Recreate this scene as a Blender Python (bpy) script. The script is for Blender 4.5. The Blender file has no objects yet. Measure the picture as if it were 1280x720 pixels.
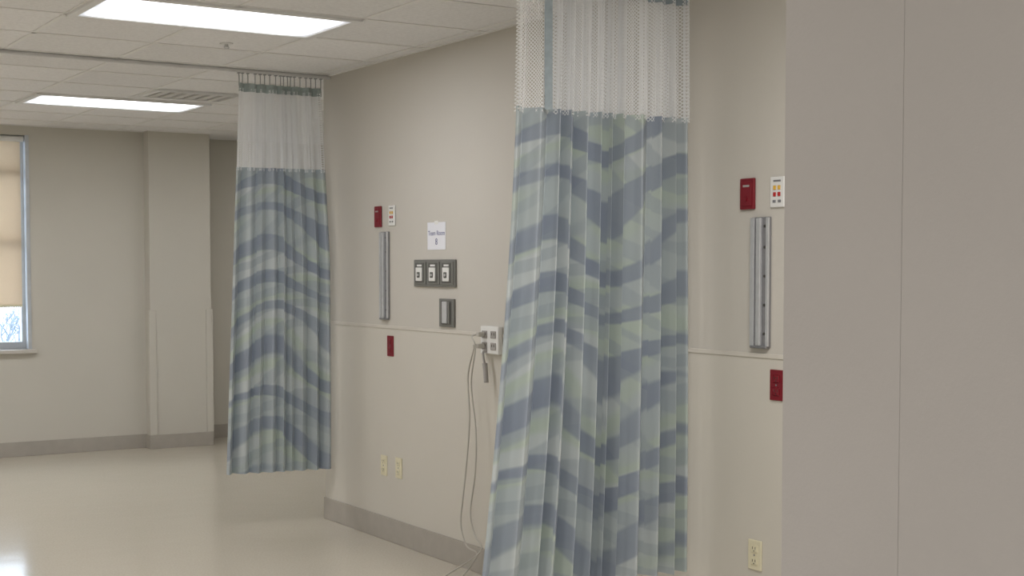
import bpy, bmesh, math, random
from mathutils import Vector, Matrix
C = bpy.context.scene.collection
sc = bpy.context.scene
sc.view_settings.view_transform = 'Standard'
sc.view_settings.look = 'None'
PI = math.pi
# ------------------------------------------------------------ camera model
F, TH, CX, CY, HOR, CH = 1750.0, math.radians(32.4), 640.0, 415.0, 335.0, 1.564
PT = math.atan((CY-HOR)/F)
fw = Vector((math.sin(TH)*math.cos(PT), math.cos(TH)*math.cos(PT), -math.sin(PT)))
rt = Vector((math.cos(TH), -math.sin(TH), 0))
up = Vector((math.sin(TH)*math.sin(PT), math.cos(TH)*math.sin(PT), math.cos(PT)))
CAM = Vector((0, 0, CH))
def ray(px, py): return fw + rt*((px-CX)/F) + up*(-(py-CY)/F)
def on(axis, val, px, py):
    d = ray(px, py); k = (val-CAM[axis])/d[axis]
    return CAM + d*k
cd = bpy.data.cameras.new('camera'); co = bpy.data.objects.new('camera', cd); C.objects.link(co)
co.location = CAM; co.rotation_euler = (PI/2-PT, 0, -TH)
cd.sensor_width = 36; cd.lens = 36*F/1280; cd.shift_y = (CY-360)/1280; cd.clip_start = .05
sc.camera = co

H = 2.74          # ceiling
WX = 3.68         # headwall plane
WEND = 7.97       # where the headwall stops
FY = 11.97        # far wall plane
COLY = 11.84
NX, NY = 1.6, 1.69  # nearby wall block

# ------------------------------------------------------------ materials
def nt(name):
    m = bpy.data.materials.new(name); m.use_nodes = True
    t = m.node_tree; t.nodes.clear()
    return m, t, t.nodes, t.links
def pmat(name, col, rough=.6, metal=0, var=.06, scale=12, bump=0, bscale=200, spec=.5):
    m, t, N, L = nt(name)
    o = N.new('ShaderNodeOutputMaterial'); b = N.new('ShaderNodeBsdfPrincipled')
    tc = N.new('ShaderNodeTexCoord'); nz = N.new('ShaderNodeTexNoise')
    nz.inputs['Scale'].default_value = scale; nz.inputs['Detail'].default_value = 3
    L.new(tc.outputs['Object'], nz.inputs['Vector'])
    r = N.new('ShaderNodeValToRGB')
    r.color_ramp.elements[0].position = .3; r.color_ramp.elements[1].position = .7
    r.color_ramp.elements[0].color = (*[c*(1-var) for c in col], 1)
    r.color_ramp.elements[1].color = (*[min(1, c*(1+var)) for c in col], 1)
    L.new(nz.outputs['Fac'], r.inputs['Fac']); L.new(r.outputs['Color'], b.inputs['Base Color'])
    b.inputs['Roughness'].default_value = rough; b.inputs['Metallic'].default_value = metal
    b.inputs['Specular IOR Level'].default_value = spec
    if bump:
        n2 = N.new('ShaderNodeTexNoise'); n2.inputs['Scale'].default_value = bscale
        L.new(tc.outputs['Object'], n2.inputs['Vector'])
        bp = N.new('ShaderNodeBump'); bp.inputs['Strength'].default_value = bump; bp.inputs['Distance'].default_value = .004
        L.new(n2.outputs['Fac'], bp.inputs['Height']); L.new(bp.outputs['Normal'], b.inputs['Normal'])
    L.new(b.outputs['BSDF'], o.inputs['Surface'])
    return m
M = {}
M['wall'] = pmat('painted_wall', (.595, .568, .515), .75, var=.02, scale=1.2, bump=.12, bscale=160, spec=.25)
M['wall3'] = pmat('painted_lower_wall', (.635, .605, .54), .7, var=.02, scale=1.2, bump=.08, bscale=160, spec=.3)
M['wall2'] = pmat('painted_far_wall', (.605, .583, .52), .75, var=.02, scale=1.2, bump=.1, bscale=160, spec=.25)
M['near'] = pmat('vinyl_wall_panel', (.50, .478, .465), .7, var=.025, scale=2, bump=.12, bscale=140, spec=.25)
M['base'] = pmat('rubber_base', (.41, .38, .335), .5, var=.04)
M['trim'] = pmat('wall_trim', (.65, .615, .55), .6, var=.02)
M['tbar'] = pmat('ceiling_bar', (.80, .79, .77), .5, var=.02)
M['white'] = pmat('white_plastic', (.80, .80, .78), .4, var=.02)
M['cream'] = pmat('cream_plastic', (.76, .71, .52), .4, var=.02)
M['red'] = pmat('dark_red_plastic', (.21, .012, .022), .4, var=.05)
M['redb'] = pmat('bright_red', (.5, .03, .03), .4)
M['yel'] = pmat('yellow_plastic', (.75, .45, .06), .4)
M['dark'] = pmat('dark_plastic', (.05, .05, .05), .5)
M['slot'] = pmat('slot_black', (.05, .045, .04), .6)
M['gasm'] = pmat('grey_metal_plate', (.20, .20, .185), .45, metal=.1, var=.05)
M['gasi'] = pmat('dark_inset', (.12, .12, .11), .5)
M['alu'] = pmat('brushed_aluminium', (.60, .61, .62), .4, metal=.35, var=.05, scale=30)
M['alud'] = pmat('channel_aluminium', (.26, .26, .27), .4, metal=.3, var=.05, scale=30)
M['paper'] = pmat('paper', (.82, .83, .88), .8, var=.01)
M['ink'] = pmat('blue_ink', (.06, .07, .22), .8)
M['cord'] = pmat('grey_cord', (.50, .48, .43), .5)
M['conn'] = pmat('grey_connector', (.38, .36, .34), .5)
M['tape'] = pmat('blue_grey_tape', (.33, .39, .42), .8, var=.1, scale=40)
M['tape2'] = pmat('pale_heading_tape', (.38, .44, .43), .8, var=.1, scale=40)
M['hook'] = pmat('hook_metal', (.34, .35, .35), .4, metal=.4)
M['track'] = pmat('track_aluminium', (.70, .70, .69), .4, metal=.1)
M['frame'] = pmat('window_aluminium', (.52, .55, .58), .4, metal=.1)
M['sill'] = pmat('sill_stone', (.56, .53, .48), .4)
M['bark'] = pmat('frosted_bark', (.24, .27, .31), .9, var=.2)
M['snow'] = pmat('frosty_ground', (.60, .66, .72), .9, var=.15, scale=.6)
M['fixt'] = pmat('fixture_white', (.74, .74, .73), .4, var=.01)
M['vent'] = pmat('vent_grey', (.66, .65, .63), .5)
M['vback'] = pmat('vent_shadow', (.13, .125, .12), .7)
M['chrome'] = pmat('chrome', (.6, .6, .6), .3, metal=.8)

def mk_floor():
    m, t, N, L = nt('polished_vinyl_floor')
    o = N.new('ShaderNodeOutputMaterial'); b = N.new('ShaderNodeBsdfPrincipled'); tc = N.new('ShaderNodeTexCoord')
    n1 = N.new('ShaderNodeTexNoise'); n1.inputs['Scale'].default_value = 90; n1.inputs['Detail'].default_value = 4
    n2 = N.new('ShaderNodeTexNoise'); n2.inputs['Scale'].default_value = .8
    L.new(tc.outputs['Object'], n1.inputs['Vector']); L.new(tc.outputs['Object'], n2.inputs['Vector'])
    r = N.new('ShaderNodeValToRGB')
    r.color_ramp.elements[0].position = .35; r.color_ramp.elements[1].position = .65
    r.color_ramp.elements[0].color = (.56, .515, .43, 1); r.color_ramp.elements[1].color = (.62, .57, .48, 1)
    L.new(n1.outputs['Fac'], r.inputs['Fac']); L.new(r.outputs['Color'], b.inputs['Base Color'])
    mr = N.new('ShaderNodeMapRange'); mr.inputs['To Min'].default_value = .10; mr.inputs['To Max'].default_value = .17
    L.new(n2.outputs['Fac'], mr.inputs['Value']); L.new(mr.outputs['Result'], b.inputs['Roughness'])
    b.inputs['Specular IOR Level'].default_value = .9
    n3 = N.new('ShaderNodeTexNoise'); n3.inputs['Scale'].default_value = 5
    L.new(tc.outputs['Object'], n3.inputs['Vector'])
    bp = N.new('ShaderNodeBump'); bp.inputs['Strength'].default_value = .04; bp.inputs['Distance'].default_value = .02
    L.new(n3.outputs['Fac'], bp.inputs['Height']); L.new(bp.outputs['Normal'], b.inputs['Normal'])
    L.new(b.outputs['BSDF'], o.inputs['Surface'])
    return m
M['floor'] = mk_floor()
def mk_tile():
    m, t, N, L = nt('acoustic_ceiling_tile')
    o = N.new('ShaderNodeOutputMaterial'); b = N.new('ShaderNodeBsdfPrincipled'); tc = N.new('ShaderNodeTexCoord')
    n1 = N.new('ShaderNodeTexNoise'); n1.inputs['Scale'].default_value = 60; n1.inputs['Detail'].default_value = 5
    L.new(tc.outputs['Object'], n1.inputs['Vector'])
    # one tone per tile
    mp = N.new('ShaderNodeMapping'); mp.inputs['Location'].default_value = (-1.76/.61, -6.01/.61, 0); mp.inputs['Scale'].default_value = (1/.61, 1/.61, 0)
    L.new(tc.outputs['Object'], mp.inputs['Vector'])
    fl = N.new('ShaderNodeVectorMath'); fl.operation = 'FLOOR'; L.new(mp.outputs['Vector'], fl.inputs[0])
    wn = N.new('ShaderNodeTexWhiteNoise'); L.new(fl.outputs['Vector'], wn.inputs['Vector'])
    mr = N.new('ShaderNodeMapRange'); mr.inputs['To Min'].default_value = .94; mr.inputs['To Max'].default_value = 1.04
    L.new(wn.outputs['Value'], mr.inputs['Value'])
    r = N.new('ShaderNodeValToRGB')
    r.color_ramp.elements[0].position = .35; r.color_ramp.elements[1].position = .6
    r.color_ramp.elements[0].color = (.79, .785, .78, 1); r.color_ramp.elements[1].color = (.85, .845, .84, 1)
    L.new(n1.outputs['Fac'], r.inputs['Fac'])
    mu = N.new('ShaderNodeVectorMath'); mu.operation = 'SCALE'
    L.new(r.outputs['Color'], mu.inputs[0]); L.new(mr.outputs['Result'], mu.inputs['Scale'])
    L.new(mu.outputs['Vector'], b.inputs['Base Color']); b.inputs['Roughness'].default_value = .9
    b.inputs['Specular IOR Level'].default_value = .1
    L.new(b.outputs['BSDF'], o.inputs['Surface'])
    return m
M['tile'] = mk_tile()
def mk_emit(name, col, s):
    # prismatic diffuser: two fluorescent tubes glow through it, dimmer towards its edges
    m, t, N, L = nt(name)
    def mt(op, a, b=None):
        n = N.new('ShaderNodeMath'); n.operation = op
        for i, v in enumerate((a, b)):
            if v is None: continue
            if isinstance(v, (int, float)): n.inputs[i].default_value = v
            else: L.new(v, n.inputs[i])
        return n.outputs[0]
    o = N.new('ShaderNodeOutputMaterial'); e = N.new('ShaderNodeEmission'); tc = N.new('ShaderNodeTexCoord')
    sp = N.new('ShaderNodeSeparateXYZ'); L.new(tc.outputs['Object'], sp.inputs[0])
    dy = mt('DIVIDE', mt('SUBTRACT', mt('ABSOLUTE', sp.outputs['Y']), .11), .085)
    g = mt('POWER', 2.718, mt('MULTIPLY', mt('MULTIPLY', dy, dy), -1))
    ex = N.new('ShaderNodeMapRange'); ex.interpolation_type = 'SMOOTHSTEP'
    ex.inputs['From Min'].default_value = .57; ex.inputs['From Max'].default_value = .42
    L.new(mt('ABSOLUTE', sp.outputs['X']), ex.inputs['Value'])
    st = mt('MULTIPLY_ADD', mt('MULTIPLY', g, ex.outputs['Result']), s)
    st.node.inputs[2].default_value = .78
    L.new(st, e.inputs['Strength'])
    e.inputs['Color'].default_value = (*col, 1); L.new(e.outputs['Emission'], o.inputs['Surface'])
    return m
M['lamp'] = mk_emit('lit_diffuser', (.97, .97, 1), 19)
def mk_shade():
    m, t, N, L = nt('roller_shade_cloth')
    o = N.new('ShaderNodeOutputMaterial'); d = N.new('ShaderNodeBsdfDiffuse'); tr = N.new('ShaderNodeBsdfTranslucent'); mx = N.new('ShaderNodeMixShader')
    tc = N.new('ShaderNodeTexCoord'); w = N.new('ShaderNodeTexNoise'); w.inputs['Scale'].default_value = 150
    L.new(tc.outputs['Object'], w.inputs['Vector'])
    r = N.new('ShaderNodeValToRGB'); r.color_ramp.elements[0].color = (.70, .595, .47, 1); r.color_ramp.elements[1].color = (.77, .66, .53, 1)
    L.new(w.outputs['Fac'], r.inputs['Fac']); L.new(r.outputs['Color'], d.inputs['Color']); L.new(r.outputs['Color'], tr.inputs['Color'])
    mx.inputs['Fac'].default_value = .5
    L.new(d.outputs[0], mx.inputs[1]); L.new(tr.outputs[0], mx.inputs[2]); L.new(mx.outputs[0], o.inputs['Surface'])
    return m
M['shade'] = mk_shade()
def mk_glass():
    m, t, N, L = nt('window_glass')
    o = N.new('ShaderNodeOutputMaterial'); a = N.new('ShaderNodeBsdfTransparent'); g = N.new('ShaderNodeBsdfGlossy'); mx = N.new('ShaderNodeMixShader')
    g.inputs['Roughness'].default_value = .03; mx.inputs['Fac'].default_value = .05; a.inputs['Color'].default_value = (.92, .96, 1, 1)
    L.new(a.outputs[0], mx.inputs[1]); L.new(g.outputs[0], mx.inputs[2]); L.new(mx.outputs[0], o.inputs['Surface'])
    return m
M['glass'] = mk_glass()
def mk_fabric():
    m, t, N, L = nt('wave_print_fabric')
    def math_(op, a, b=None, c=None):
        n = N.new('ShaderNodeMath'); n.operation = op
        for i, v in enumerate((a, b, c)):
            if v is None: continue
            if isinstance(v, (int, float)): n.inputs[i].default_value = v
            else: L.new(v, n.inputs[i])
        return n.outputs[0]
    def step(v, a, b, lo=0, hi=1):
        n = N.new('ShaderNodeMapRange'); n.interpolation_type = 'SMOOTHSTEP'
        n.inputs['From Min'].default_value = a; n.inputs['From Max'].default_value = b
        n.inputs['To Min'].default_value = lo; n.inputs['To Max'].default_value = hi
        L.new(v, n.inputs['Value']); return n.outputs['Result']
    def mix(f, a, b):
        n = N.new('ShaderNodeMix'); n.data_type = 'RGBA'; L.new(f, n.inputs[0])
        for sck, v in ((n.inputs[6], a), (n.inputs[7], b)):
            if isinstance(v, tuple): sck.default_value = (*v, 1)
            else: L.new(v, sck)
        return n.outputs[2]
    def noise(u, v, su, sv, det=1.0, off=0):
        cb = N.new('ShaderNodeCombineXYZ'); L.new(math_('MULTIPLY_ADD', u, su, off), cb.inputs[0]); L.new(math_('MULTIPLY', v, sv), cb.inputs[1])
        nz = N.new('ShaderNodeTexNoise'); nz.inputs['Scale'].default_value = 1; nz.inputs['Detail'].default_value = det
        L.new(cb.outputs[0], nz.inputs['Vector']); return nz.outputs['Fac']
    o = N.new('ShaderNodeOutputMaterial'); b = N.new('ShaderNodeBsdfPrincipled')
    uv = N.new('ShaderNodeUVMap'); uv.uv_map = 'UVMap'; s = N.new('ShaderNodeSeparateXYZ'); L.new(uv.outputs['UV'], s.inputs[0])
    u, v = s.outputs['X'], s.outputs['Y']
    colw = math_('FLOOR', math_('DIVIDE', u, .27))
    wn = N.new('ShaderNodeTexWhiteNoise'); wn.noise_dimensions = '1D'; L.new(colw, wn.inputs['W']); h = wn.outputs['Value']
    # two families of sweeping brush-like arcs laid over each other
    def arcs(freq, amp, period, off, hk, wk):
        arc = math_('MULTIPLY', math_('SINE', math_('MULTIPLY_ADD', u, freq, off)), amp)
        low = math_('MULTIPLY', noise(u, v, .7, 2.0, 0, off), .40)
        wv = math_('ADD', math_('ADD', math_('ADD', v, arc), low), math_('MULTIPLY', h, hk))
        sn = math_('SINE', math_('MULTIPLY', wv, 2*PI/period))
        return math_('ADD', sn, math_('MULTIPLY_ADD', noise(u, wv, 1.0, 5.0, .5, off+7), wk, -wk/2)), wv
    s1, wv1 = arcs(3.9, .13, .225, 3.3, .022, 2.6)
    s2, wv2 = arcs(3.0, -.15, .15, 11.7, .02, 2.6)
    base1 = noise(u, wv1, .8, 5.5, 0, 21.0)
    cbase = mix(step(base1, .40, .50), (.45, .505, .515), (.47, .54, .48))
    cbase = mix(step(base1, .54, .62), cbase, (.53, .575, .58))
    c = mix(step(s2, .08, .55, 0, .68), cbase, (.365, .415, .45))
    c = mix(step(s1, .25, .66, 0, .90), c, (.265, .305, .38))
    row = math_('FLOOR', math_('DIVIDE', math_('ADD', wv2, math_('MULTIPLY', h, .3)), .22))
    c2 = N.new('ShaderNodeCombineXYZ'); L.new(colw, c2.inputs[0]); L.new(row, c2.inputs[1])
    w2 = N.new('ShaderNodeTexWhiteNoise'); w2.noise_dimensions = '2D'; L.new(c2.outputs[0], w2.inputs['Vector'])
    fin = mix(math_('MULTIPLY', w2.outputs['Value'], .24), c, (.46, .51, .505))
    L.new(fin, b.inputs['Base Color']); b.inputs['Roughness'].default_value = .42; b.inputs['Specular IOR Level'].default_value = .5
    tl = N.new('ShaderNodeBsdfTranslucent'); L.new(fin, tl.inputs['Color'])
    mx = N.new('ShaderNodeMixShader'); mx.inputs['Fac'].default_value = .07
    L.new(b.outputs['BSDF'], mx.inputs[1]); L.new(tl.outputs[0], mx.inputs[2])
    L.new(mx.outputs[0], o.inputs['Surface'])
    return m
M['fabric'] = mk_fabric()
def mk_net():
    m, t, N, L = nt('white_curtain_netting')
    def math_(op, a, b=None):
        n = N.new('ShaderNodeMath'); n.operation = op
        for i, v in enumerate((a, b)):
            if v is None: continue
            if isinstance(v, (int, float)): n.inputs[i].default_value = v
            else: L.new(v, n.inputs[i])
        return n.outputs[0]
    o = N.new('ShaderNodeOutputMaterial')
    uv = N.new('ShaderNodeUVMap'); uv.uv_map = 'UVMap'; s = N.new('ShaderNodeSeparateXYZ'); L.new(uv.outputs['UV'], s.inputs[0])
    u, v = s.outputs['X'], s.outputs['Y']
    c = .014
    a = math_('LESS_THAN', math_('FRACT', math_('DIVIDE', math_('ADD', u, v), c)), .31)
    b = math_('LESS_THAN', math_('FRACT', math_('DIVIDE', math_('SUBTRACT', u, v), c)), .31)
    th = math_('MAXIMUM', a, b)
    d = N.new('ShaderNodeBsdfDiffuse'); d.inputs['Color'].default_value = (.95, .96, .965, 1)
    tl = N.new('ShaderNodeBsdfTranslucent'); tl.inputs['Color'].default_value = (.95, .96, .965, 1)
    m1 = N.new('ShaderNodeMixShader'); m1.inputs['Fac'].default_value = .3; L.new(d.outputs[0], m1.inputs[1]); L.new(tl.outputs[0], m1.inputs[2])
    tp = N.new('ShaderNodeBsdfTransparent'); mx = N.new('ShaderNodeMixShader')
    L.new(th, mx.inputs['Fac']); L.new(tp.outputs[0], mx.inputs[1]); L.new(m1.outputs[0], mx.inputs[2]); L.new(mx.outputs[0], o.inputs['Surface'])
    return m
M['net'] = mk_net()

# ------------------------------------------------------------ mesh helpers
def box(bm, x0, x1, y0, y1, z0, z1, bev=0, seg=2):
    mt = Matrix.Translation(((x0+x1)/2, (y0+y1)/2, (z0+z1)/2)) @ Matrix.Diagonal((abs(x1-x0), abs(y1-y0), abs(z1-z0), 1))
    r = bmesh.ops.create_cube(bm, size=1, matrix=mt)
    if bev:
        es = list({e for v in r['verts'] for e in v.link_edges})
        bmesh.ops.bevel(bm, geom=es, offset=bev, segments=seg, affect='EDGES', profile=.5)
    return bm
def cyl(bm, c, axis, r, d, seg=20, r2=None):
    rot = {'x': Matrix.Rotation(PI/2, 4, 'Y'), 'y': Matrix.Rotation(PI/2, 4, 'X'), 'z': Matrix.Identity(4)}[axis]
    bmesh.ops.create_cone(bm, cap_ends=True, segments=seg, radius1=r, radius2=r if r2 is None else r2, depth=d, matrix=Matrix.Translation(c) @ rot)
    return bm
def smooth_path(pts, n=8):
    pts = [Vector(p) for p in pts]; out = []
    for i in range(len(pts)-1):
        p0 = pts[max(i-1, 0)]; p1 = pts[i]; p2 = pts[i+1]; p3 = pts[min(i+2, len(pts)-1)]
        for k in range(n):
            t = k/n
            out.append(.5*((2*p1)+(p2-p0)*t+(2*p0-5*p1+4*p2-p3)*t*t+(3*p1-p0-3*p2+p3)*t**3))
    out.append(pts[-1]); return out
def tube(bm, pts, r, seg=8, sm=8, taper=None):
    P = smooth_path(pts, sm) if sm else [Vector(p) for p in pts]
    rings = []; n = None
    for i, p in enumerate(P):
        t = (P[min(i+1, len(P)-1)]-P[max(i-1, 0)]).normalized()
        if n is None:
            n = t.orthogonal().normalized()
        n = (n-t*n.dot(t)).normalized(); b = t.cross(n)
        rr = r if taper is None else r+(taper-r)*i/(len(P)-1)
        rings.append([bm.verts.new(p+(n*math.cos(2*PI*k/seg)+b*math.sin(2*PI*k/seg))*rr) for k in range(seg)])
    for a, b in zip(rings, rings[1:]):
        for k in range(seg): bm.faces.new((a[k], a[(k+1) % seg], b[(k+1) % seg], b[k]))
    bm.faces.new(rings[0][::-1]); bm.faces.new(rings[-1])
    return bm
def obj(name, bm, mat, parent=None, loc=None, smooth=False):
    bmesh.ops.recalc_face_normals(bm, faces=bm.faces)
    me = bpy.data.meshes.new(name); bm.to_mesh(me); bm.free()
    me.materials.append(mat)
    if smooth:
        for p in me.polygons: p.use_smooth = True
    o = bpy.data.objects.new(name, me); C.objects.link(o)
    if parent: o.parent = parent
    if loc: o.location = loc
    return o
def tag(o, label, cat, group=None):
    o['label'] = label; o['category'] = cat
    if group: o['group'] = group
    return o
def thing(name, label, cat, loc, group=None):
    o = bpy.data.objects.new(name, None); C.objects.link(o); o.location = loc; o.empty_display_size = .1
    return tag(o, label, cat, group)
def struct(name, bm, mat, parent=None, smooth=False):
    o = obj(name, bm, mat, parent, smooth=smooth); o['kind'] = 'structure'; return o
B = bmesh.new
def text_part(name, body, size, mat, parent, loc):
    cu = bpy.data.curves.new(name, 'FONT'); cu.body = body; cu.size = size; cu.align_x = 'CENTER'; cu.align_y = 'CENTER'; cu.extrude = .0003
    t = bpy.data.objects.new('temporary', cu); C.objects.link(t)
    bpy.context.view_layer.update()
    me = bpy.data.meshes.new_from_object(t.evaluated_get(bpy.context.evaluated_depsgraph_get()))
    bpy.data.objects.remove(t)
    me.transform(Matrix(((0, 0, -1, 0), (-1, 0, 0, 0), (0, 1, 0, 0), (0, 0, 0, 1))))
    me.materials.clear(); me.materials.append(mat)
    o = bpy.data.objects.new(name, me); C.objects.link(o); o.parent = parent; o.location = loc
    return o

# ------------------------------------------------------------ room shell
XL, YB, XR, YF = -3.6, -3.2, 6.6, 12.35
struct('floor', box(B(), XL-.12, XR+.12, YB-.12, YF+.12, -.1, 0), M['floor'])
struct('ceiling', box(B(), XL-.12, XR+.12, YB-.12, YF+.12, H, H+.1), M['tile'])
struct('wall_right', box(B(), WX, WX+.22, NY, WEND, 0, H), M['wall'])
struct('wall_left', box(B(), XL-.12, XL, YB, FY, 0, H), M['wall2'])
struct('wall_back', box(B(), XL, NX, YB-.12, YB, 0, H), M['wall2'])
wx0, wx1, wz0, wz1 = 1.45, 2.86, .89, 2.66
b = B()
for a in ((XL-.12, wx0, 0, H), (wx1, 3.9, 0, H), (wx0, wx1, 0, wz0), (wx0, wx1, wz1, H)):
    box(b, a[0], a[1], FY, FY+.2, a[2], a[3])
struct('wall_far', b, M['wall2'])
cx0 = on(1, FY, 183, 500).x; cx1 = on(1, COLY, 265, 500).x
struct('wall_column', box(B(), cx0, cx1, COLY, YF, 0, H, .004), M['wall2'])
b = B(); box(b, cx1, XR, YF, YF+.12, 0, H); box(b, XR, XR+.12, WEND-1.2, YF, 0, H); box(b, WX+.22, XR, WEND-.12, WEND, 0, H)
struct('wall_alcove', b, M['wall2'])
# nearby wall block: two sheets of wall panel with a fine joint
sy = NX/math.tan(TH+math.atan((1128-640)/F))
b = B(); box(b, NX+.003, WX+.22, YB, NY-.003, 0, H)
struct('wall_near', b, M['near'])
b = B(); box(b, NX-.0035, NX+.003, sy, NY, 0, H, .0009, 3); box(b, NX-.003, NX+.003, YB, sy, 0, H, .0009, 3)
box(b, NX, WX, NY-.003, NY, 0, H)
struct('trim_5', b, M['near'])
# baseboards
b = B(); box(b, WX-.011, WX, NY, WEND, 0, .135, .003); box(b, WX-.011, WX+.22, WEND, WEND+.011, 0, .135, .003)
struct('baseboard_right', b, M['base'])
b = B(); box(b, XL, cx0, FY-.011, FY, 0, .12, .003); struct('baseboard_far', b, M['base'])
b = B(); box(b, cx0-.011, cx1+.011, COLY-.011, COLY, 0, .12, .003); box(b, cx0-.011, cx0, COLY, FY-.011, 0, .12, .003); box(b, cx1, cx1+.011, COLY, YF, 0, .12, .003)
struct('baseboard_column', b, M['base'])
b = B(); box(b, cx1+.011, XR, YF-.011, YF, 0, .12, .003); struct('baseboard_alcove', b, M['base'])
b = B(); box(b, NX-.014, NX-.003, YB, NY, 0, .12, .003); struct('baseboard_near', b, M['base'])
# wall trims
rz = on(0, WX, 640, 420.5).z
struct('trim_1', box(B(), WX-.006, WX, NY+.001, WEND, rz-.009, rz+.009, .002), M['trim'])
struct('trim_6', box(B(), WX-.0015, WX, NY+.001, WEND, .135, rz-.009), M['wall3'])
b = B()
for xa in (cx0, cx1):
    s = -1 if xa == cx0 else 1
    box(b, xa-s*.05, xa+s*.012, COLY-.012, COLY, .12, 1.2, .004)
    box(b, xa, xa+s*.012, COLY, COLY+.055, .12, 1.2, .004)
struct('trim_2', b, M['wall2'])
# ceiling wall angle and T bars
b = B()
box(b, WX-.022, WX, NY, WEND, H-.006, H); box(b, XL, cx0, FY-.022, FY, H-.006, H); box(b, cx0, cx1, COLY-.022, COLY, H-.006, H)
struct('trim_3', b, M['tbar'])
b = B()
for k in range(-9, 9):
    x = 1.76+.61*k
    if XL < x < XR-.1:
        ye = FY if x < WX else YF
        ys = YB if x < NX else (NY if x < WX else WEND)
        box(b, x-.012, x+.012, ys, ye, H-.004, H)
for k in range(-15, 11):
    y = 6.01+.61*k
    if YB < y < YF:
        xe = NX if y < NY else (WX if y < WEND else XR)
        if y > FY-.05: continue
        box(b, XL, xe, y-.012, y+.012, H-.004, H)
struct('trim_4', b, M['tbar'])

# window
win = bpy.data.objects.new('window_1', None); C.objects.link(win); win['kind'] = 'structure'; win.location = (0, 0, 0)
b = B(); y0, y1 = FY+.07, FY+.13; fwid = .06
box(b, wx0, wx0+fwid, y0, y1, wz0, wz1); box(b, wx1-fwid, wx1, y0, y1, wz0, wz1)
box(b, wx0+fwid, wx1-fwid, y0, y1, wz0, wz0+.06); box(b, wx0+fwid, wx1-fwid, y0, y1, wz1-.06, wz1)
for z in (1.78, 2.36): box(b, wx0+fwid, wx1-fwid, y0+.01, y1-.01, z-.025, z+.025)
struct('window_frame', b, M['frame'], win)
struct('pane', box(B(), wx0+fwid, wx1-fwid, FY+.098, FY+.102, wz0+.06, wz1-.06), M['glass'], win)
struct('window_sill', box(B(), wx0-.04, wx1+.035, FY-.05, FY+.07, wz0-.035, wz0, .006), M['sill'], win)
b = B(); box(b, wx1-.03, wx1, FY-.008, FY+.07, wz0, wz1, .002); box(b, wx0, wx0+.03, FY-.008, FY+.07, wz0, wz1, .002); struct('window_jamb', b, M['frame'], win)
sz = on(1, FY+.04, 15, 384).z
sh = thing('roller_shade', 'beige roller shade drawn most of the way down the window', 'window shade', ((wx0+wx1)/2, FY+.035, sz))
hw = (wx1-wx0)/2-.062
b = B(); box(b, -hw, hw, -.001, .001, .02, wz1-sz-.03); obj('shade_cloth', b, M['shade'], sh)
b = B(); cyl(b, (0, .005, wz1-sz-.03), 'x', .025, 2*hw+.05, 20); obj('roller', b, M['white'], sh, smooth=False)
b = B(); box(b, -hw, hw, -.008, .008, 0, .022, .003); obj('hem_bar', b, M['cream'], sh)

# outside
struct('ground', box(B(), -30, 40, YF+.4, 70, -.5, -.4), M['snow'])
rnd = random.Random(4)
def shrub(x, y, label, seed):
    r = random.Random(seed); b = B()
    def grow(p, d, ln, rad, lev):
        q = p+d*ln; mid = (p+q)/2+Vector((r.uniform(-.05, .05), r.uniform(-.05, .05), 0))
        tube(b, [p, mid, q], rad, 5, 3, rad*.6)
        if lev < 4:
            for k in range(3 if lev else 5):
                nd = (d+Vector((r.uniform(-.8, .8), r.uniform(-.8, .8), r.uniform(-.1, .6)))).normalized()
                grow(q, nd, ln*r.uniform(.6, .85), rad*.6, lev+1)
    grow(Vector((0, 0, 0)), Vector((0, 0, 1)), .55, .035, 0)
    o = obj('bare_shrub', b, M['bark'], loc=(x, y, -.4)); tag(o, label, 'shrub')
shrub(3.35, 15.4, 'bare leafless shrub outside the window below the shade', 2)

# ------------------------------------------------------------ ceiling lights
def troffer(x0, y0, label):
    x1, y1 = x0+1.22, y0+.61
    t = thing('ceiling_light', label, 'ceiling light', ((x0+x1)/2, (y0+y1)/2, H-.016), 'fluorescent ceiling lights')
    b = B(); hx, hy = .61, .305; w = .04
    box(b, -hx, hx, -hy, -hy+w, 0, .0155, .003); box(b, -hx, hx, hy-w, hy, 0, .0155, .003)
    box(b, -hx, -hx+w, -hy+w, hy-w, 0, .0155, .003); box(b, hx-w, hx, -hy+w, hy-w, 0, .0155, .003)
    obj('frame', b, M['fixt'], t)
    b = B(); box(b, -hx+w, hx-w, -hy+w, hy-w, .006, .014); obj('diffuser', b, M['lamp'], t)
troffer(1.76, 6.01, 'bright fluorescent ceiling light nearest the camera, cut by the top edge')
troffer(2.37, 9.67, 'bright fluorescent ceiling light farther off, over the far wall beside a vent')
# vent
v = thing('ceiling_vent', 'grey louvred air vent in ceiling beside the farther light', 'vent', (3.28, 9.24, H-.018))
b = B(); hx, hy = .29, .20
box(b, -hx, hx, -hy, -hy+.025, 0, .0178, .003); box(b, -hx, hx, hy-.025, hy, 0, .0178, .003); box(b, -hx, -hx+.025, -hy+.025, hy-.025, 0, .0178, .003); box(b, hx-.025, hx, -hy+.025, hy-.025, 0, .0178, .003)
obj('frame', b, M['fixt'], v)
b = B(); box(b, -hx+.025, hx-.025, -hy+.025, hy-.025, .015, .0175); obj('backing', b, M['vback'], v)
for k in range(6):
    xx = -hx+.055+k*.083
    obj('louvre', box(B(), xx, xx+.050, -hy+.025, hy-.025, .004, .0152, .001), M['vent'], v)
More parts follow.
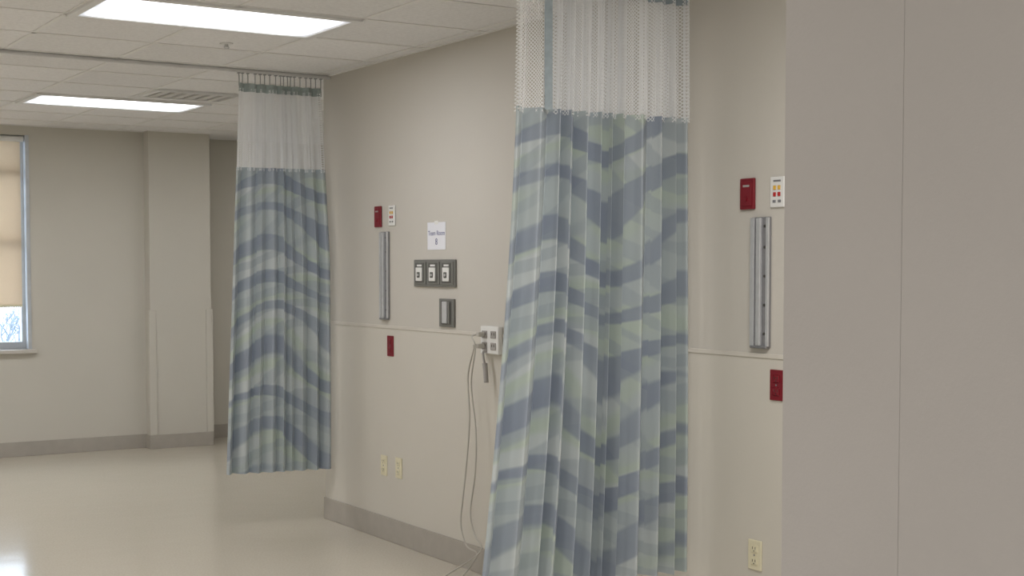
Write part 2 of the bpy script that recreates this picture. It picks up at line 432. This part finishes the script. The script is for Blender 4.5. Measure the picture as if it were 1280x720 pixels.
# sprinkler
p = on(2, H, 283, 54)
s = thing('sprinkler_head', 'small metal sprinkler head in the ceiling tiles between the two lights', 'sprinkler', (p.x, p.y, H-.03))
b = B(); cyl(b, (0, 0, .0265), 'z', .035, .006); obj('escutcheon', b, M['fixt'], s)
b = B(); cyl(b, (0, 0, .018), 'z', .010, .014, 12); tube(b, [(.009, 0, .014), (.014, 0, .008), (.002, 0, .002)], .002, 6, 4); tube(b, [(-.009, 0, .014), (-.014, 0, .008), (-.002, 0, .002)], .002, 6, 4)
obj('nozzle', b, M['chrome'], s)
b = B(); cyl(b, (0, 0, .0015), 'z', .012, .002, 14); obj('deflector', b, M['chrome'], s)

# ------------------------------------------------------------ curtains
ZT, ZN, ZH = 2.655, 2.16, .34
def track(y, label):
    b = B(); x0, x1 = -1.6, WX-.002
    box(b, x0, x1, y-.014, y-.004, H-.024, H-.0045, .002); box(b, x0, x1, y+.004, y+.014, H-.024, H-.0045, .002); box(b, x0, x1, y-.014, y+.014, H-.014, H-.0045, .002)
    box(b, x1-.012, x1, y-.018, y+.018, H-.024, H-.0045, .002)
    tag(obj('curtain_track', b, M['track']), label, 'curtain track', 'ceiling curtain tracks')
def curtain(label, x0, x1, y0, n, seed, flare, fpow, A, strips, tape, skew=0, out=0, lo=.65, hi=1.25, inner=None, wig=.022):
    r = random.Random(seed)
    amps = [r.uniform(lo, hi) for _ in range(n*2+3)]; dr = [r.uniform(-.004, .004) for _ in range(n*2+3)]
    pj = [r.uniform(0, 6.28) for _ in range(4)]
    def lerp(a, s):
        f = s*(len(a)-1); i = min(int(f), len(a)-2); f -= i; f = f*f*(3-2*f); return a[i]*(1-f)+a[i+1]*f
    def P(s, z, net=0):
        t = (ZT-z)/(ZT-ZH)
        ph = 2*PI*n*(s+wig*math.sin(2*PI*1.6*s+pj[0])+.012*math.sin(2*PI*3.3*s+pj[1]))
        a = A*lerp(amps, s)*(.5+.5*min(1, t*1.3))*(1+.05*math.sin(1.6*z+6*s+pj[2]))
        # rounded ridges towards the room, sharp creases towards the wall
        yy = y0-a*(2*abs(math.sin(ph/2))**.85-1.15+.16*math.sin(ph+pj[3]))+.005*math.sin(1.6*z+9*s)*t+skew*s*min(1, t*2.2)
        if net: yy += net*math.sin(2.7*ph+1.3)*math.sin(.37*ph)
        xx = x0+(x1-x0)*s+.008*math.sin(ph+.5)+lerp(dr, s)*t-flare*(1-s)**1.2*t**fpow+out*s*min(1, t*2.2)
        return Vector((min(xx, WX-.02), yy, z))
    root = thing('privacy_curtain', label, 'curtain', ((x0+x1)/2, y0, ZH), 'hanging privacy curtains')
    R = Vector(root.location)
    N = n*40
    us = [0]
    for i in range(N): us.append(us[-1]+max(.0005, (P((i+1)/N, 1.4)-P(i/N, 1.4)).length))
    def sheet(name, za, zb, nz, mat, sa=0, sb=1, off=0, net=0):
        b = B(); uvl = b.loops.layers.uv.new('UVMap'); i0, i1 = round(sa*N), round(sb*N); G = []
        for j in range(nz+1):
            z = za+(zb-za)*j/nz; row = []
            for i in range(i0, i1+1):
                p = P(i/N, z, net)-R
                p.y -= off
                row.append((b.verts.new(p), us[i], z))
            G.append(row)
        for j in range(nz):
            for i in range(i1-i0):
                q = (G[j][i], G[j][i+1], G[j+1][i+1], G[j+1][i]); f = b.faces.new([k[0] for k in q])
                for lp, k in zip(f.loops, q): lp[uvl].uv = (k[1], k[2])
        me = bpy.data.meshes.new(name); b.to_mesh(me); b.free(); me.materials.append(mat)
        for pl in me.polygons: pl.use_smooth = True
        o = bpy.data.objects.new(name, me); C.objects.link(o); o.parent = root
        return o
    sheet('fabric_panel', ZH, ZN, 36, M['fabric'])
    sheet('mesh_panel', ZN-.02, ZT-.03, 12, M['net'], off=-.002, net=.016)
    if inner: sheet('mesh_panel', ZN-.01, ZT-.03, 12, M['net'], inner[0], inner[1], off=-.022, net=-.018)
    sheet('top_tape', ZT-.050, ZT, 2, tape, off=.002)
    for a, c in strips:      # selvedge strip hanging just in front of the netting
        b = B(); pa = P((a+c)/2, 2.4)-R; i0 = y0-R.y-A*.9
        box(b, pa.x-.017, pa.x+.017, i0-.0015, i0+.0015, ZN-R.z-.01, ZT-R.z-.005, .0006)
        obj('edge_strip', b, M['tape'], root)
    prev = None
    for i in range(N+1):
        d = P(i/N, ZT).y-y0
        if i in (1, N-1) or (prev is not None and d*prev < 0):
            q = P(i/N, ZT)-R; b = B()
            top = H-.0305-R.z
            box(b, q.x-.008, q.x+.008, -.010, .010, top, top+.006, .002)
            tube(b, [(q.x, 0, top+.001), (q.x, q.y*.5, top-.012), (q.x, q.y, q.z+.012), (q.x, q.y+.003, q.z-.012), (q.x, q.y-.006, q.z-.022)], .0028, 6, 4)
            obj('hook', b, M['hook'], root, smooth=False)
        prev = d
TY1, TY2 = 4.38, 7.88
track(TY1, 'pale metal ceiling track carrying the nearer curtain, along the top edge')
track(TY2, 'pale metal ceiling track running across the ceiling to the farther curtain')
curtain('blue and green wave-patterned privacy curtain with white mesh top, nearer and larger', 2.80, 3.615, TY1, 12, 31, .175, 1.7, .050, ((.10, .20),), M['tape'], lo=.6, hi=1.35, inner=(.19, .95), wig=.022)
curtain('blue and green wave-patterned privacy curtain hanging at the far end of the wall, smaller', 3.085, 3.625, TY2, 9, 23, .10, 1.0, .040, (), M['tape2'], skew=-.11, out=.005, inner=(.08, .97))

# ------------------------------------------------------------ wall fittings (headwall)
def W(px, py): p = on(0, WX, px, py); return p.y, p.z
def wthing(name, label, cat, px, py, h, group=None):     # px,py : centre in the wall plane
    y, z = W(px, py); return thing(name, label, cat, (WX-.0015, y, z-h/2), group)
def wb(b, y0, y1, z0, z1, d0, d1, bev=.0015): return box(b, -d1, -d0, y0, y1, z0, z1, bev)   # +y is to the photo's left

def red_plate(px, py, label):
    h = .12; t = wthing('call_box', label, 'wall box', px, py, h, 'dark red call boxes')
    obj('housing', wb(B(), -.04, .04, 0, h, 0, .012, .004), M['red'], t)
    obj('cover', wb(B(), -.030, .030, .012, h-.012, .0118, .015, .002), M['red'], t)
    b = B(); wb(b, -.018, .018, h-.034, h-.026, .0148, .0156, .0002); obj('marking', b, M['conn'], t)
    b = B(); cyl(b, (-.017, 0, .04), 'x', .009, .006, 16); obj('button', b, M['red'], t)
red_plate(474, 271, 'dark red wall box beside button plate, over the farther metal rail')
red_plate(936.5, 242.5, 'dark red wall box beside button plate, over the nearer metal rail')
def button_plate(px, py, label):
    h = .115; t = wthing('button_plate', label, 'button plate', px, py, h, 'white button plates')
    obj('plate', wb(B(), -.0375, .0375, 0, h, 0, .008, .003), M['white'], t)
    for (yy, zz, mt) in ((.012, .074, 'yel'), (-.012, .074, 'yel'), (.012, .049, 'redb'), (-.012, .049, 'redb')):
        obj('button', wb(B(), yy-.0075, yy+.0075, zz-.008, zz+.008, .0078, .011, .002), M[mt], t)
    for yy in (-.014, .014): obj('label_strip', wb(B(), yy-.008, yy+.008, .018, .028, .0078, .0095, .0005), M['alud'], t)
    b = B(); wb(b, -.02, .02, .096, .103, .0078, .0086, .0002); obj('marking', b, M['alud'], t)
button_plate(491, 269.5, 'white button plate with yellow and red squares, above the farther metal rail')
button_plate(973.5, 240, 'white button plate with yellow and red squares, above the nearer metal rail')
def mount_rail(px, py, label):
    h = .495; t = wthing('mounting_rail', label, 'wall rail', px, py, h, 'vertical metal wall rails')
    obj('back_channel', wb(B(), -.050, .050, 0, h, 0, .010, .002), M['alud'], t)
    for ya, yb_ in ((.030, .051), (-.051, -.036)): obj('side_lip', wb(B(), ya, yb_, .002, h-.002, .0098, .018, .002), M['alu'], t)
    obj('centre_rib', wb(B(), -.012, .012, .004, h-.004, .0098, .024, .003), M['alu'], t)
    b = B(); wb(b, -.045, .045, -.006, .004, 0, .022, .003); obj('end_stop', b, M['alud'], t)
    for z in (.05, .16, .27, .38, .46): obj('screw', cyl(B(), (-.0110, -.025, z), 'x', .0055, .004, 10), M['slot'], t)
mount_rail(482.5, 344, 'vertical aluminium mounting rail left of the posted paper sign')
mount_rail(953, 352.5, 'vertical aluminium mounting rail right of the nearer curtain')
def duplex(name, px, py, mat, label, cat, group):
    h = .117; t = wthing(name, label, cat, px, py, h, group)
    obj('cover_plate', wb(B(), -.037, .037, 0, h, 0, .007, .003), mat, t)
    for z in (.034, .083):
        f = obj('socket', wb(B(), -.017, .017, z-.0145, z+.0145, .0068, .010, .003), mat, t)
        b = B(); wb(b, -.009, -.006, z-.002, z+.008, .0098, .0105, .0002); wb(b, .006, .009, z-.002, z+.008, .0098, .0105, .0002); cyl(b, (-.0102, 0, z-.008), 'x', .0028, .0008, 10)
        obj('slots', b, M['slot'], f)
    b = B(); cyl(b, (-.0075, 0, h/2), 'x', .0035, .002, 10); obj('screw', b, M['alud'], t)
duplex('power_outlet', 489, 432.5, M['red'], 'dark red power outlet under the farther metal rail', 'outlet', 'dark red outlets')
duplex('power_outlet', 972.5, 481.5, M['red'], 'dark red power outlet below the nearer metal rail', 'outlet', 'dark red outlets')
duplex('power_outlet', 481, 581.5, M['cream'], 'cream power outlet low on the wall, left one of the pair', 'outlet', 'cream outlets')
duplex('power_outlet', 499.5, 585, M['cream'], 'cream power outlet low on the wall, right one of the pair', 'outlet', 'cream outlets')
duplex('power_outlet', 945, 693.5, M['cream'], 'cream power outlet alone near the floor right of the nearer curtain', 'outlet', 'cream outlets')
# paper sign
h = .147; t = wthing('paper_sign', 'white paper sign with blue lettering taped above the gas outlets', 'sign', 546, 295, h)
obj('sheet', wb(B(), -.098, .098, 0, h, 0, .0012, .0002), M['paper'], t)
text_part('lettering', 'Team Room', .036, M['ink'], t, (-.0014, 0, .088)); text_part('lettering', '8', .048, M['ink'], t, (-.0014, 0, .042))
b = B(); wb(b, -.02, .02, h-.012, h+.008, .0012, .0016, .0001); obj('tape_strip', b, M['white'], t)
# gas outlet panel
h = .145; t = wthing('gas_outlet_panel', 'dark grey three-gang medical gas outlet panel under the paper sign', 'gas outlets', 545, 341.5, h)
obj('plate', wb(B(), -.225, .225, 0, h, 0, .012, .003), M['gasm'], t)
for k in (-1, 0, 1):
    yc = -k*.147
    f = obj('outlet_bay', wb(B(), yc-.066, yc+.066, .012, h-.012, .0118, .018, .003), M['gasm'], t)
    obj('inset', wb(B(), yc-.048, yc+.048, .022, h-.018, .0178, .020, .002), M['gasi'], f)
    obj('face_plate', wb(B(), yc-.034, yc+.034, .030, h-.042, .0198, .026, .003), M['white'], f)
    obj('port', wb(B(), yc-.014, yc+.014, .048, .078, .0258, .028, .003), M['gasi'], f)
    b = B(); cyl(b, (-.0285, yc, .063), 'x', .007, .004, 14); obj('valve', b, M['alu'], f)
    b = B(); wb(b, yc-.026, yc+.026, h-.036, h-.026, .0198, .0206, .0001); obj('marking', b, M['white'], f)
# slide bracket
h = .148; t = wthing('vacuum_slide', 'dark grey square slide bracket with pale upright bar, below gas outlet panel', 'wall bracket', 560.5, 391, h)
obj('plate', wb(B(), -.078, .078, 0, h, 0, .012, .003), M['gasm'], t)
obj('inset', wb(B(), -.055, .055, .012, h-.012, .0118, .015, .002), M['gasi'], t)
obj('slide_bar', wb(B(), -.022, .030, .018, h-.014, .0148, .024, .004), M['alu'], t)
obj('bar_lip', wb(B(), -.046, -.030, .018, h-.014, .0148, .022, .003), M['gasm'], t)
# white quad outlet box
h = .140; t = wthing('outlet_box', 'white four-socket wall outlet with grey cords plugged in', 'outlet', 618, 425, h)
obj('housing', wb(B(), -.085, .085, 0, h, 0, .030, .006), M['white'], t)
for yy in (.042, -.042):
    for z in (.040, .098):
        f = obj('socket', wb(B(), yy-.024, yy+.024, z-.018, z+.018, .0298, .034, .004), M['conn'], t)
        b = B(); wb(b, yy-.012, yy-.008, z-.003, z+.010, .0338, .0348, .0002); wb(b, yy+.008, yy+.012, z-.003, z+.010, .0338, .0348, .0002); obj('slots', b, M['slot'], f)
OY, OZ = t.location.y, t.location.z
# cords
def wp(px, py, d): p = on(0, WX-d, px, py); return (WX-d, p.y, p.z)
def cord(pts, label, conn=None):
    t = thing('cable_lead', label, 'cord', pts[0]); o = Vector(pts[0])
    b = B(); tube(b, [Vector(p)-o for p in pts], .0040, 8, 8); obj('cable', b, M['cord'], t, smooth=True)
    if conn == 'plug':
        b = B(); box(b, -.022, .016, -.015, .015, -.012, .012, .006); obj('plug', b, M['cord'], t)
    return t
z1 = OZ+.040
cord([(WX-.054, OY+.042, z1), (WX-.085, OY+.060, z1+.005), wp(592, 437, .08), wp(585, 470, .07), wp(587, 520, .06), wp(584, 570, .06), wp(579, 620, .06), wp(576, 655, .06), wp(583, 682, .07), wp(596, 694, .09), (WX-.16, on(0, WX, 610, 690).y, .0065), (WX-.30, on(0, WX, 625, 690).y, .0065), (WX-.42, on(0, WX, 600, 690).y-.4, .0065)],
     'grey power cord from lower socket of white outlet, looping to the floor', 'plug')
c2 = cord([(WX-.054, OY+.042, OZ+.098), (WX-.09, OY+.068, OZ+.088), wp(594, 436, .095), wp(589, 480, .085), wp(595, 540, .08), wp(594, 590, .08), wp(588, 640, .08), wp(593, 668, .08), wp(600, 690, .10), (WX-.24, on(0, WX, 604, 690).y, .0065), (WX-.42, on(0, WX, 590, 690).y-.35, .0065), (WX-.52, 5.0, .0065)],
     'grey power cord from upper socket of white outlet, trailing out along the floor', 'plug')
# dangling lead with connector
e = wp(606, 457, .05)
t = thing('cable_lead', 'short grey lead with connector dangling just under the white outlet', 'cord', e)
o = Vector(e)
b = B(); tube(b, [Vector(q)-o for q in ((WX-.033, OY+.020, OZ+.014), (WX-.050, OY+.024, OZ+.010), (WX-.054, (OY+.024+e[1])/2, OZ-.015), e, (e[0], e[1]-.003, e[2]-.02))], .0062, 8, 6); obj('cable', b, M['conn'], t, smooth=True)
b = B(); tube(b, [(0, 0, .012), (0, -.004, -.01), (0, -.008, -.03), (0, -.014, -.085)], .013, 10, 4, .012); obj('connector', b, M['conn'], t, smooth=True)

# ------------------------------------------------------------ light
def area(x, y, e, sx=1.15, sy_=.55, z=H-.03):
    l = bpy.data.lights.new('ceiling_lamp', 'AREA'); l.shape = 'RECTANGLE'; l.size = sx; l.size_y = sy_; l.energy = e; l.color = (1, .98, .97)
    o = bpy.data.objects.new('ceiling_lamp', l); C.objects.link(o); o.location = (x, y, z)
E = 40
for x, y in ((2.37, 2.66), (-.7, 2.66), (-.7, 6.3), (.3, -.9)): area(x, y, E)
area(-.1, 9.98, 46)
area(5.2, 10.2, 14)
w = bpy.data.worlds.new('world'); sc.world = w; w.use_nodes = True
bg = w.node_tree.nodes['Background']; bg.inputs['Color'].default_value = (.82, .90, 1, 1); bg.inputs['Strength'].default_value = 5.8
